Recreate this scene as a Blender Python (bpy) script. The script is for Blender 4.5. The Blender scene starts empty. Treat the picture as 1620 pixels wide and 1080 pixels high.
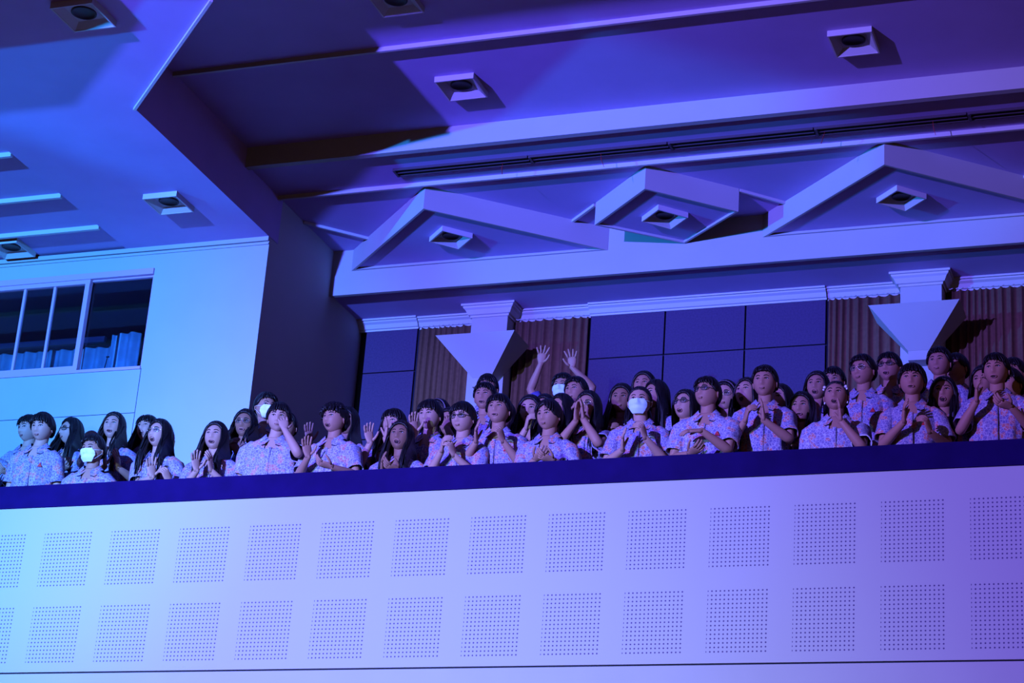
import bpy, math, random
from mathutils import Vector as V, Matrix, noise

# ------------------------------------------------------------------ camera, world, lights, exposure
S = bpy.context.scene
COL = S.collection
FPX = 3364.7
YAW, PIT, ROL = 0.36945128, 0.37793271, 0.07438215
CAM = V((0, 0, 1.6))
cF = V((-math.sin(YAW)*math.cos(PIT), math.cos(YAW)*math.cos(PIT), math.sin(PIT)))
_r = V((math.cos(YAW), math.sin(YAW), 0)); _u = _r.cross(cF)
cR = _r*math.cos(ROL) + _u*math.sin(ROL)
cU = -_r*math.sin(ROL) + _u*math.cos(ROL)
cam = bpy.data.objects.new('camera', bpy.data.cameras.new('camera'))
COL.objects.link(cam)
cam.data.sensor_width = 36; cam.data.lens = FPX*36/1620; cam.data.clip_end = 200
cam.matrix_world = Matrix(((cR.x, cU.x, -cF.x, CAM.x), (cR.y, cU.y, -cF.y, CAM.y), (cR.z, cU.z, -cF.z, CAM.z), (0, 0, 0, 1)))
S.camera = cam
S.view_settings.view_transform = 'Standard'; S.view_settings.look = 'None'
S.view_settings.gamma = 1; S.view_settings.exposure = 0.0
S.view_settings.use_curve_mapping = False
S.cycles.max_bounces = 6; S.cycles.diffuse_bounces = 1

W = bpy.data.worlds.new('world'); S.world = W; W.use_nodes = True
_bg = W.node_tree.nodes['Background']; _tc = W.node_tree.nodes.new('ShaderNodeTexCoord')
_sp = W.node_tree.nodes.new('ShaderNodeSeparateXYZ'); _rm = W.node_tree.nodes.new('ShaderNodeValToRGB')
_mr = W.node_tree.nodes.new('ShaderNodeMapRange'); _mr.inputs[1].default_value = -1; _mr.inputs[2].default_value = 0
W.node_tree.links.new(_tc.outputs['Generated'], _sp.inputs[0]); W.node_tree.links.new(_sp.outputs[2], _mr.inputs[0])
W.node_tree.links.new(_mr.outputs[0], _rm.inputs[0]); W.node_tree.links.new(_rm.outputs[0], _bg.inputs[0])
# the dim hall around the balcony: dark floor with blue spill below, brownish walls around
_rm.color_ramp.elements[0].color = (0.014, 0.008, 0.034, 1); _rm.color_ramp.elements[0].position = .1
_rm.color_ramp.elements[1].color = (0.078, 0.042, 0.016, 1); _rm.color_ramp.elements[1].position = .9
_bg.inputs[1].default_value = 1.0


def spot(name, loc, aim, color, power, deg, blend, rad=.07):
    l = bpy.data.lights.new(name, 'SPOT'); l.color = color; l.energy = power
    l.spot_size = math.radians(deg); l.spot_blend = blend; l.shadow_soft_size = rad
    o = bpy.data.objects.new(name, l); COL.objects.link(o)
    o.location = loc; o.rotation_euler = (V(aim)-V(loc)).to_track_quat('-Z', 'Y').to_euler()


# moving-head stage lamps of the hall, hung on the left in front of the balcony
spot('stage_lamp_violet', (-8.6, 0, 7.25), (-3.9, 15, 6.3), (.235, .165, 1.0), 12800, 50, .8)
spot('stage_lamp_blue', (-8.6, 0, 7.25), (-7.4, 15, 8.5), (.02, .04, 1.0), 12500, 46, 1.0)
spot('stage_lamp_cyan', (-8.65, 0, 7.25), (-11.2, 15, 7.3), (.055, .42, 1.0), 17500, 38, 1.0)
spot('stage_lamp_blue_side', (-16.5, 2.5, 6.4), (-4.6, 16, 9.95), (.01, .27, 1.0), 13000, 15, .5)
spot('stage_lamp_low_white', (-8.3, -.2, 5.6), (-6.6, 13.4, 3.8), (.42, .80, 1.0), 6300, 42, 1.0)


def at(px, py, y):
    d = cR*((px-810)/FPX) - cU*((py-540)/FPX) + cF
    return CAM + d*((y-CAM.y)/d.y)


# ------------------------------------------------------------------ materials
def mat(name, col, rough=.6, metal=0, spec=.3):
    m = bpy.data.materials.new(name); m.use_nodes = True
    b = m.node_tree.nodes['Principled BSDF']
    b.inputs['Base Color'].default_value = (*col, 1); b.inputs['Roughness'].default_value = rough
    b.inputs['Metallic'].default_value = metal; b.inputs['Specular IOR Level'].default_value = spec
    return m


def nd(m, t, **kw):
    n = m.node_tree.nodes.new(t)
    for k, v in kw.items(): setattr(n, k, v)
    return n


def lk(m, a, b): m.node_tree.links.new(a, b)


def noisy(m, scale, amt, bump=0, dist=.01, stretch=None):
    b = m.node_tree.nodes['Principled BSDF']
    tc = nd(m, 'ShaderNodeTexCoord'); mp = nd(m, 'ShaderNodeMapping'); n = nd(m, 'ShaderNodeTexNoise')
    lk(m, tc.outputs['Object'], mp.inputs[0]); lk(m, mp.outputs[0], n.inputs[0])
    if stretch: mp.inputs['Scale'].default_value = stretch
    n.inputs['Scale'].default_value = scale; n.inputs['Detail'].default_value = 4
    c = b.inputs['Base Color'].default_value[:3]
    r = nd(m, 'ShaderNodeValToRGB'); lk(m, n.outputs[0], r.inputs[0])
    r.color_ramp.elements[0].color = (*[x*(1-amt) for x in c], 1); r.color_ramp.elements[0].position = .3
    r.color_ramp.elements[1].color = (*[min(1, x*(1+amt)) for x in c], 1); r.color_ramp.elements[1].position = .7
    lk(m, r.outputs[0], b.inputs['Base Color'])
    if bump:
        bp = nd(m, 'ShaderNodeBump'); bp.inputs['Strength'].default_value = bump; bp.inputs['Distance'].default_value = dist
        lk(m, n.outputs[0], bp.inputs['Height']); lk(m, bp.outputs[0], b.inputs['Normal'])
    return m


M = {}
M['white'] = noisy(mat('cream_plaster', (.46, .45, .45), .75), 3, .02, .08, .004)
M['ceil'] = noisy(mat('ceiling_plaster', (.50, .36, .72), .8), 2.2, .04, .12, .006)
M['trim'] = mat('white_trim', (.56, .54, .56), .5)
M['rail'] = noisy(mat('navy_rail', (.009, .002, .064), .8, 0, .08), 5, .15, .1, .004)
M['seam'] = mat('dark_seam', (.05, .05, .12), .8)
M['panel'] = noisy(mat('acoustic_fabric', (.068, .038, .10), .9), 60, .12, .3, .003)
M['gap'] = mat('panel_gap', (.012, .01, .03), .9)
M['curtain'] = noisy(mat('brown_curtain', (.15, .065, .040), .9), 30, .12, .2, .003)
M['frame'] = mat('window_frame', (.72, .36, .55), .5)
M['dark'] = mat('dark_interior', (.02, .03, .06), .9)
M['pale_curtain'] = noisy(mat('pale_curtain', (.38, .55, .80), .8), 8, .2)
M['dif'] = mat('slot_metal', (.10, .07, .09), .4, .5)
M['black'] = mat('black_slot', (.008, .006, .01), .8)
M['ribbon'] = mat('red_ribbon', (.5, .04, .04), .7)
M['grille'] = mat('dark_grille', (.05, .04, .05), .5)
M['tier'] = mat('tier_carpet', (.06, .03, .04), .95)
M['skin'] = mat('skin', (.42, .20, .15), .55)
M['skin_dark'] = mat('skin_tan', (.29, .135, .095), .55)
M['skin_fair'] = mat('skin_fair', (.50, .265, .21), .55)
M['hair'] = noisy(mat('black_hair', (.009, .006, .008), .45, 0, .3), 40, .5, .5, .003, (6, 6, .5))
M['brow'] = mat('brow', (.02, .013, .012), .8)
M['eyew'] = mat('eye_white', (.36, .34, .35), .3)
M['iris'] = mat('iris', (.012, .008, .008), .15)
M['lip'] = mat('lip', (.44, .19, .17), .45)
M['mouth'] = mat('mouth_inside', (.03, .006, .008), .7)
M['teeth'] = mat('teeth', (.7, .68, .62), .35)
M['mask'] = mat('face_mask_cloth', (.62, .82, .90), .8)
M['maskw'] = mat('white_mask_cloth', (.85, .86, .86), .8)
M['glasses'] = mat('dark_rim', (.02, .015, .02), .3)
M['wire'] = mat('wire_rim', (.55, .5, .45), .25, .8)
M['emblem'] = mat('red_emblem', (.55, .03, .035), .6)
M['trouser'] = mat('navy_trouser', (.03, .03, .06), .8)
M['shoe'] = mat('black_shoe', (.015, .015, .015), .4)
M['band'] = mat('hair_band', (.45, .33, .45), .7)
M['pearl'] = mat('hair_clip', (.85, .83, .85), .2)
M['darkshirt'] = mat('dark_blue_shirt', (.10, .08, .30), .8)
M['piping'] = mat('white_piping', (.85, .85, .88), .7)


def glass():
    m = bpy.data.materials.new('clear_glass'); m.use_nodes = True; t = m.node_tree; t.nodes.clear()
    o = nd(m, 'ShaderNodeOutputMaterial'); mx = nd(m, 'ShaderNodeMixShader'); tr = nd(m, 'ShaderNodeBsdfTransparent')
    gl = nd(m, 'ShaderNodeBsdfGlossy'); fr = nd(m, 'ShaderNodeFresnel')
    gl.inputs['Roughness'].default_value = .03; tr.inputs[0].default_value = (.72, .8, .85, 1)
    lk(m, fr.outputs[0], mx.inputs[0]); lk(m, tr.outputs[0], mx.inputs[1]); lk(m, gl.outputs[0], mx.inputs[2]); lk(m, mx.outputs[0], o.inputs[0])
    return m


M['glass'] = glass()


def batik(name, base, blue, pink, pk, line=(.48, .43, .58)):
    m = mat(name, base, .85)
    b = m.node_tree.nodes['Principled BSDF']
    tc = nd(m, 'ShaderNodeTexCoord'); oi = nd(m, 'ShaderNodeObjectInfo'); mp = nd(m, 'ShaderNodeVectorMath', operation='MULTIPLY_ADD')
    cmb = nd(m, 'ShaderNodeCombineXYZ'); mu = nd(m, 'ShaderNodeMath', operation='MULTIPLY'); mu.inputs[1].default_value = 37
    lk(m, oi.outputs['Random'], mu.inputs[0]); lk(m, mu.outputs[0], cmb.inputs[0]); lk(m, mu.outputs[0], cmb.inputs[2])
    mp.inputs[1].default_value = (1, 1, 1); lk(m, tc.outputs['Object'], mp.inputs[0]); lk(m, cmb.outputs[0], mp.inputs[2])
    n1 = nd(m, 'ShaderNodeTexNoise'); n1.inputs['Scale'].default_value = 17; n1.inputs['Detail'].default_value = 1
    n2 = nd(m, 'ShaderNodeTexNoise'); n2.inputs['Scale'].default_value = 42; n2.inputs['Detail'].default_value = 2; n2.inputs['Distortion'].default_value = 1.5
    v = nd(m, 'ShaderNodeTexVoronoi', feature='DISTANCE_TO_EDGE'); v.inputs['Scale'].default_value = 44
    for n in (n1, n2, v): lk(m, mp.outputs[0], n.inputs['Vector'])

    def ramp(src, p0, p1):
        r = nd(m, 'ShaderNodeMapRange'); r.inputs[1].default_value = p0; r.inputs[2].default_value = p1
        lk(m, src, r.inputs[0]); return r.outputs[0]

    def mix(f, a, bcol):
        x = nd(m, 'ShaderNodeMix', data_type='RGBA'); lk(m, f, x.inputs[0])
        if isinstance(a, tuple): x.inputs[6].default_value = (*a, 1)
        else: lk(m, a, x.inputs[6])
        x.inputs[7].default_value = (*bcol, 1); return x.outputs[2]
    c = mix(ramp(n2.outputs[0], .42, .55), base, blue)
    c = mix(ramp(n1.outputs[0], pk, pk+.05), c, pink)
    inv = ramp(v.outputs[0], .075, .02)
    c = mix(inv, c, line)
    lk(m, c, b.inputs['Base Color'])
    w = nd(m, 'ShaderNodeTexNoise'); w.inputs['Scale'].default_value = 9; lk(m, tc.outputs['Object'], w.inputs['Vector'])
    bp = nd(m, 'ShaderNodeBump'); bp.inputs['Strength'].default_value = .5; bp.inputs['Distance'].default_value = .02
    lk(m, w.outputs[0], bp.inputs['Height']); lk(m, bp.outputs[0], b.inputs['Normal'])
    return m


M['shirt'] = batik('batik_shirt', (.31, .23, .40), (.16, .125, .33), (.52, .17, .17), .55)
M['shirt2'] = batik('batik_shirt_pale', (.35, .27, .44), (.20, .165, .37), (.53, .20, .20), .565, (.54, .52, .70))
M['floral'] = batik('floral_blouse', (.05, .06, .38), (.03, .04, .30), (.62, .64, .75), .56, (.10, .11, .45))


def perforated():
    m = mat('perforated_plaster', (.46, .45, .46), .7)
    b = m.node_tree.nodes['Principled BSDF']
    tc = nd(m, 'ShaderNodeTexCoord'); sp = nd(m, 'ShaderNodeSeparateXYZ'); lk(m, tc.outputs['Object'], sp.inputs[0])

    def mth(op, a, bb=None, c=None):
        n = nd(m, 'ShaderNodeMath', operation=op)
        for i, x in enumerate((a, bb, c)):
            if x is None: continue
            if isinstance(x, (int, float)): n.inputs[i].default_value = x
            else: lk(m, x, n.inputs[i])
        return n.outputs[0]
    P, D0 = .5803, .0289
    # object coordinates: x runs along the balcony, z up (object origin at world origin)
    u = mth('FLOORED_MODULO', mth('ADD', sp.outputs[0], 3.654+P*40-D0/2*0), P)          # 0..P, panel starts at 0
    inx = mth('LESS_THAN', mth('ABSOLUTE', mth('SUBTRACT', u, .2023)), .2023+D0/2)
    uu = mth('SUBTRACT', mth('FLOORED_MODULO', mth('ADD', u, D0/2), D0), D0/2)
    z1 = mth('SUBTRACT', sp.outputs[2], 5.568)
    z2 = mth('SUBTRACT', sp.outputs[2], 4.982)
    in1 = mth('LESS_THAN', mth('ABSOLUTE', mth('SUBTRACT', z1, .2023)), .2023+D0/2)
    in2 = mth('LESS_THAN', mth('ABSOLUTE', mth('SUBTRACT', z2, .2072)), .2072+D0/2)
    w1 = mth('SUBTRACT', mth('FLOORED_MODULO', mth('ADD', z1, D0/2), D0), D0/2)
    D2 = .0296
    w2 = mth('SUBTRACT', mth('FLOORED_MODULO', mth('ADD', z2, D2/2), D2), D2/2)
    ux2 = mth('MULTIPLY', uu, uu)

    def dot(w):
        d = mth('SQRT', mth('ADD', ux2, mth('MULTIPLY', w, w)))
        r = nd(m, 'ShaderNodeMapRange'); r.inputs[1].default_value = .0066; r.inputs[2].default_value = .0050; lk(m, d, r.inputs[0])
        return r.outputs[0]
    f = mth('MULTIPLY', inx, mth('ADD', mth('MULTIPLY', dot(w1), in1), mth('MULTIPLY', dot(w2), in2)))
    x = nd(m, 'ShaderNodeMix', data_type='RGBA'); lk(m, f, x.inputs[0])
    x.inputs[6].default_value = (.46, .45, .46, 1); x.inputs[7].default_value = (.09, .06, .16, 1)
    lk(m, x.outputs[2], b.inputs['Base Color'])
    return m


M['perf'] = perforated()


# ------------------------------------------------------------------ mesh builder
class MB:
    def __init__(s): s.v = []; s.f = []; s.m = []; s.sm = []; s.slots = []

    def slot(s, k):
        if k not in s.slots: s.slots.append(k)
        return s.slots.index(k)

    def add(s, vs, fs, k, smooth=True):
        n = len(s.v); i = s.slot(k)
        s.v += [tuple(p) for p in vs]
        for f in fs:
            s.f.append([n+a for a in f]); s.m.append(i); s.sm.append(smooth)
        return n

    def box(s, x0, x1, y0, y1, z0, z1, k):
        vs = [(x, y, z) for z in (z0, z1) for y in (y0, y1) for x in (x0, x1)]
        s.add(vs, [(0, 2, 3, 1), (4, 5, 7, 6), (0, 1, 5, 4), (2, 6, 7, 3), (0, 4, 6, 2), (1, 3, 7, 5)], k, False)

    def prism(s, poly, z0, z1, k):
        # poly counter-clockwise seen from above
        n = len(poly)
        vs = [(x, y, z0) for x, y in poly] + [(x, y, z1) for x, y in poly]
        fs = [tuple(range(n))[::-1], tuple(range(n, 2*n))]
        for i in range(n):
            j = (i+1) % n; fs.append((i, j, n+j, n+i))
        s.add(vs, fs, k, False)

    def bar(s, a, b, w, z0, z1, k):
        # straight strip on a plan line a-b of width w
        a = V(a); b = V(b); d = (b-a).normalized(); n = V((-d.y, d.x))*w/2
        s.prism([tuple(a-n), tuple(b-n), tuple(b+n), tuple(a+n)], z0, z1, k)

    def grid(s, rows, k, closed=True, caps=(True, True), smooth=True, T=None, skip=None):
        # rows: list of rings (same length)
        n = len(rows[0]); vs = [p for r in rows for p in r]
        if T: vs = [T(p) for p in vs]
        fs = []
        for i in range(len(rows)-1):
            for j in range(n if closed else n-1):
                if skip and skip(i, j): continue
                a = i*n+j; b = i*n+(j+1) % n
                fs.append((a, b, b+n, a+n))
        if closed and caps[0]: fs.append(tuple(range(n))[::-1])
        if closed and caps[1]: fs.append(tuple(range((len(rows)-1)*n, len(rows)*n)))
        s.add(vs, fs, k, smooth)

    def tube(s, pts, rad, k, seg=10, up=None, T=None, round_end=True):
        pts = [V(p) for p in pts]; rows = []
        rad = [(r, r) if not isinstance(r, tuple) else r for r in rad]
        if round_end:
            d = (pts[-1]-pts[-2]).normalized(); r = rad[-1]
            e = pts[-1]
            pts = pts + [e+d*r[1]*.6, e+d*r[1]*.95]; rad = rad + [(r[0]*.8, r[1]*.8), (r[0]*.3, r[1]*.3)]
        prev = V(up) if up else None
        for i, p in enumerate(pts):
            d = (pts[min(i+1, len(pts)-1)]-pts[max(i-1, 0)]).normalized()
            if prev is None:
                prev = V((0, 0, 1)) if abs(d.z) < .9 else V((0, 1, 0))
            x = prev - d*prev.dot(d)
            if x.length < 1e-5: x = d.orthogonal()
            x.normalize(); y = d.cross(x); prev = x
            rows.append([p + x*math.cos(t)*rad[i][0] + y*math.sin(t)*rad[i][1] for t in [2*math.pi*j/seg for j in range(seg)]])
        s.grid(rows, k, T=T)

    def ball(s, c, r, k, nu=12, nv=8, T=None, B=None):
        c = V(c); rows = []
        for i in range(nv+1):
            th = math.pi*i/nv; th = min(max(th, .02), math.pi-.02)
            ring = []
            for j in range(nu):
                ph = 2*math.pi*j/nu
                p = V((math.sin(th)*math.cos(ph)*r[0], math.sin(th)*math.sin(ph)*r[1], -math.cos(th)*r[2]))
                if B: p = B @ p
                ring.append(c+p)
            rows.append(ring)
        s.grid(rows, k, T=T)

    def build(s, name, parent=None, loc=None):
        me = bpy.data.meshes.new(name)
        me.from_pydata([tuple(p) for p in s.v], [], s.f)
        for k in s.slots: me.materials.append(M[k])
        me.polygons.foreach_set('material_index', s.m); me.polygons.foreach_set('use_smooth', s.sm)
        me.update()
        o = bpy.data.objects.new(name, me); COL.objects.link(o)
        if parent: o.parent = parent
        if loc: o.location = loc
        return o


def tag(o, label, cat, group=None, kind=None):
    o['label'] = label; o['category'] = cat
    if group: o['group'] = group
    if kind: o['kind'] = kind
    return o


def struct(mb, name):
    o = mb.build(name); o['kind'] = 'structure'; return o


def empty(name, loc, rz=0):
    o = bpy.data.objects.new(name, None); COL.objects.link(o); o.location = loc; o.rotation_euler = (0, 0, rz)
    o.empty_display_size = .1
    return o


# ------------------------------------------------------------------ structure
XW = -8.134      # side wall plane
XR = 2.6
# balcony front
b = MB(); b.box(-14, XR, 13.4, 13.55, 4.905, 6.188, 'perf'); struct(b, 'wall_front')
b = MB(); b.box(-14, XR, 13.402, 13.55, 4.2, 4.893, 'white'); b.box(-14, XR, 13.425, 13.5, 4.892, 4.906, 'seam'); struct(b, 'trim_1')
b = MB(); b.box(-14, XR, 13.385, 13.62, 6.188, 6.367, 'rail'); struct(b, 'trim_2')
# tiers the audience stands on
b = MB()
for y0, y1, z in ((13.55, 14.12, 5.45), (14.12, 14.86, 5.75), (14.86, 15.55, 6.05), (15.55, 17.0, 6.38)):
    if z < 6: b.box(-14, XR, y0, y1, 5.0, z, 'tier')
    else: b.box(XW if y0 > 15 else XW, XR, y0, y1, 5.0, z, 'tier')
b.box(-14, XW, 14.86, 14.998, 5, 5.75, 'tier')
struct(b, 'floor')

# left wall with the control-room window
wx0, wx1, wz0, wz1 = -12.6, -9.235, 7.972, 8.905
b = MB()
b.box(-14, wx0, 15, 15.16, 5.0, 9.13, 'white'); b.box(wx1, XW, 15, 15.16, 5.0, 9.13, 'white')
b.box(wx0, wx1, 15, 15.16, 5.0, wz0, 'white'); b.box(wx0, wx1, 15, 15.16, wz1, 9.13, 'white')
wl = struct(b, 'wall_left')
b = MB(); b.box(-9.233, -9.227, 14.9985, 15.01, 6.4, 7.972, 'seam')
b.box(-14, -9.233, 14.9985, 15.01, 7.557, 7.563, 'seam'); b.box(-14, -9.233, 14.9985, 15.01, 7.144, 7.150, 'seam')
b.build('panel_seam', wl)
b = MB(); b.box(-14, XW, 14.975, 15.0, 9.085, 9.125, 'white'); b.box(-14, XW, 14.987, 15.0, 9.055, 9.075, 'white')
struct(b, 'trim_3')
# control room beyond the window
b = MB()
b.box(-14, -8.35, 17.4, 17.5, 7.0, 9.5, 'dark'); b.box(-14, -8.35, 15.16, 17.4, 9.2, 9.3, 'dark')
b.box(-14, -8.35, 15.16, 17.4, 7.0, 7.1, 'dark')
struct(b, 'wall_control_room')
fr = MB()
Y0, Y1 = 14.99, 15.06
fr.box(wx0, wx1, Y0-.01, Y1, wz1-.045, wz1+.012, 'frame'); fr.box(wx0, -9.87, Y0, Y0+.05, wz1-.085, wz1-.046, 'frame')
fr.box(wx0, -9.9, Y0, Y0+.05, wz0+.016, wz0+.06, 'frame')
fr.box(wx0, wx1, Y0-.005, Y1, wz0-.01, wz0+.017, 'frame')
fr.box(wx1-.012, wx1+.002, Y0+.02, Y1, wz0, wz1, 'frame')
for x in (-9.895, ):
    fr.box(x-.022, x+.022, Y0-.001, Y0+.052, wz0+.018, wz1-.0455, 'frame')
for x in (-10.235, -10.545, -11.2, -11.9):
    fr.box(x-.012, x+.012, Y0+.01, Y0+.035, wz0+.061, wz1-.086, 'frame')
fr.box(-9.865, wx1-.013, Y0+.03, Y1, wz1-.058, wz1-.044, 'frame')
win = struct(fr, 'window_1')
g = MB(); g.box(wx0, -9.93, 15.015, 15.019, wz0+.06, wz1-.09, 'glass'); g.box(-9.86, wx1-.015, 15.04, 15.044, wz0+.018, wz1-.06, 'glass')
g.build('pane', win)
# pale drapes inside the control room
for (xa, xb, zt, y, lab) in ((-12.8, -10.05, 8.53, 15.75, 'long pale drape behind the sliding panes of the control room window'),
                             (-10.02, -9.725, 8.625, 15.70, 'short pale drape at the right end of the control room window')):
    c = MB(); n = int((xb-xa)*90); rows = []
    for z in (7.1, zt):
        rows.append([(xa+(xb-xa)*i/n, y+.02*math.sin(i*.55)+.012*math.sin(i*.21+1), z) for i in range(n+1)] +
                    [(xb-(xb-xa)*i/n, y+.03+.02*math.sin((n-i)*.55)+.012*math.sin((n-i)*.21+1), z) for i in range(n+1)])
    c.grid(rows, 'pale_curtain'); tag(c.build('drape'), lab, 'curtain')
b = MB(); b.box(-14, -10.03, 15.60, 15.64, 8.515, 8.57, 'panel'); struct(b, 'trim_4')
b = MB(); b.tube([(0, 0, 0), (.015, 0, .16), (.03, 0, .26)], [.004, .004, .004], 'black', 6)
b.ball((.033, 0, .27), (.018, .01, .008), 'black'); b.ball((0, 0, 0), (.03, .03, .01), 'black')
tag(b.build('microphone', loc=(-9.78, 15.26, 7.942)), 'thin desk microphone on a stalk behind the control room glass', 'microphone')
b = MB(); b.box(-12.6, -9.25, 15.165, 15.34, 7.90, 7.94, 'dark'); struct(b, 'trim_5')

# side wall of the recess
b = MB(); b.box(XW-.16, XW, 15.16, 17.3, 5.0, 9.6, 'white'); struct(b, 'wall_side')
# left soffit slab (level 9.125) with octagonal opening edge
Z0 = 9.125
b = MB()
b.prism([(-9.545, 6), (-6.86, 6), (-6.86, 9.84), (-6.80, 11.265), (XW, 12.59), (XW, 15.16), (-9.545, 15.16)], Z0, 9.7, 'ceil')
b.prism([(-6.86, 6), (XR, 6), (XR, 9.84), (-6.86, 9.84)], Z0, 9.7, 'ceil')
b.box(-14, -9.545, 6, 15.16, Z0+.018, 9.7, 'ceil')
b.prism([(-14, 6), (-7.6, 6), (-7.6, 9.75), (-8.58, 10.62), (-14, 10.62)], 8.85, Z0-.001, 'ceil')
struct(b, 'ceiling_left')
b = MB(); b.bar((-6.78, 11.245), (XW, 12.59), .022, Z0-.022, Z0, 'trim'); struct(b, 'trim_6')
b = MB()
for y in (12.3, 13.078, 13.86, 14.50): b.box(-14, -9.55, y, y+.03, Z0-.022, Z0+.018, 'trim')
struct(b, 'trim_7')
# high ceiling over the balcony opening and its drops
b = MB(); b.box(XW-.001, XR, 9.84, 14.43, 9.7, 9.85, 'ceil'); b.box(XW-.001, XR, 14.44, 16.27, 9.55, 9.7, 'ceil'); struct(b, 'ceiling_high')
b = MB(); b.box(XW+.001, XR, 14.41, 14.47, 9.515, 9.7, 'white'); struct(b, 'trim_8')
b = MB(); b.box(XW+.001, XR, 16.26, 16.30, 9.10, 9.549, 'white'); struct(b, 'trim_9')
b = MB(); b.box(XW, XR, 16.30, 17.3, 9.128, 9.5, 'ceil'); struct(b, 'ceiling_back')
b = MB(); b.box(XW+.001, XR, 13.06, 13.085, 9.662, 9.7, 'trim'); struct(b, 'trim_10')
b = MB(); b.box(XW+.001, XR, 15.055, 15.08, 9.512, 9.55, 'trim'); struct(b, 'trim_11')
b = MB()
for p, q in (((-8.13, 15.59), (-7.66, 16.05)), ((-5.76, 16.07), (-5.43, 15.76)), ((-4.14, 15.73), (-3.79, 16.07)), ((-1.86, 16.0), (-1.45, 15.6))):
    b.bar(p, q, .022, 9.525, 9.55, 'trim')
struct(b, 'trim_12')


def hung_box(poly, z0, label, wall=.02, lip=.022):
    # a shallow box hanging below the ceiling: side walls with a small lip below its flat bottom
    cx = sum(p[0] for p in poly)/len(poly); cy = sum(p[1] for p in poly)/len(poly)
    root = empty('ceiling_box', (cx, cy, 9.55))
    pl = [(x-cx, y-cy) for x, y in poly]
    s_ = MB(); n = len(pl)
    inn = []
    for i in range(n):
        p, q, r_ = V(pl[i-1]), V(pl[i]), V(pl[(i+1) % n])
        d1 = (q-p).normalized(); d2 = (r_-q).normalized()
        n1 = V((-d1.y, d1.x)); n2 = V((-d2.y, d2.x)); bb = (n1+n2).normalized()
        inn.append(tuple(q+bb*(wall/max(.35, bb.dot(n1)))))
    zt, zb = 0, z0-9.55
    vs = [(x, y, zt) for x, y in pl]+[(x, y, zb) for x, y in pl]+[(x, y, zb) for x, y in inn]+[(x, y, zt) for x, y in inn]
    fs = []
    for i in range(n):
        j = (i+1) % n
        fs += [(i, n+i, n+j, j), (n+i, 2*n+i, 2*n+j, n+j), (2*n+i, 3*n+i, 3*n+j, 2*n+j), (3*n+i, i, j, 3*n+j)]
    s_.add(vs, fs, 'white', False); s_.build('side_wall', root)
    bt = MB(); bt.prism(inn, zb+lip, zb+lip+.02, 'ceil'); bt.build('bottom_panel', root)
    tag(root, label, 'ceiling box', 'geometric boxes hanging below the ceiling')


YB = 16.258
hung_box([(-7.93, YB), (-6.765, 15.135), (-5.455, YB)], 9.335, 'left triangular box on the ceiling, its tip pointing out, one square light in it')
hung_box([(-5.415, 15.74), (-4.79, 15.14), (-4.14, 15.72), (-4.755, YB)], 9.335, 'whole diamond box on the ceiling between the two triangular boxes')
hung_box([(-4.06, YB), (-2.80, 15.10), (-1.45, YB)], 9.335, 'right triangular box on the ceiling, running out of the photo')


def downlight(x, y, z, size, rz, label):
    root = empty('ceiling_light', (x, y, z), rz); h = size/2; t = .012; H = .048
    f = MB()
    for a, c, d, e in ((-h, h, -h, -h+t), (-h, h, h-t, h), (-h, -h+t, -h+t, h-t), (h-t, h, -h+t, h-t)): f.box(a, c, d, e, -H, 0, 'trim')
    f.build('frame', root)
    g = MB(); o = h-t; i = h*.62; zz = -.004
    vs = [(-o, -o, -H+.004), (o, -o, -H+.004), (o, o, -H+.004), (-o, o, -H+.004), (-i, -i, zz), (i, -i, zz), (i, i, zz), (-i, i, zz)]
    g.add(vs, [(0, 4, 5, 1), (1, 5, 6, 2), (2, 6, 7, 3), (3, 7, 4, 0), (4, 7, 6, 5)], 'trim', False); g.build('reflector', root)
    d = MB(); r = i*.86
    rows = [[(r*k*math.cos(a), r*k*math.sin(a), q) for a in [2*math.pi*j/24 for j in range(24)]] for k, q in ((1, -.004), (1, -.012), (.86, -.014), (.82, -.007), (.05, -.007))]
    d.grid(rows, 'grille'); d.build('lamp_recess', root)
    tag(root, label, 'ceiling light', 'square ceiling lights')


downlight(-5.92, 13.76, 9.7, .33, 0, 'square ceiling light on the high ceiling, above the left triangular box')
downlight(-2.78, 13.74, 9.7, .33, 0, 'square ceiling light on the high ceiling, nearest the top right corner')
downlight(-5.93, 12.42, 9.7, .33, 0, 'square ceiling light cut by the top edge of the photo, middle left')
downlight(-8.67, 14.15, Z0, .32, 0, 'square ceiling light on the blue left ceiling, above the pale wall')
downlight(-7.77, 11.20, Z0, .34, 0, 'square ceiling light in the dark patch of the left ceiling at the top edge')
downlight(-10.60, 14.76, Z0+.018, .32, 0, 'square ceiling light cut by the left edge, above the control room window')
downlight(-6.745, 15.74, 9.357, .29, math.radians(45), 'tilted square light in the left triangular ceiling box')
downlight(-4.775, 15.70, 9.357, .29, math.radians(45), 'tilted square light in the diamond ceiling box')
downlight(-2.775, 15.73, 9.357, .29, math.radians(45), 'tilted square light in the right triangular ceiling box')

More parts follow.
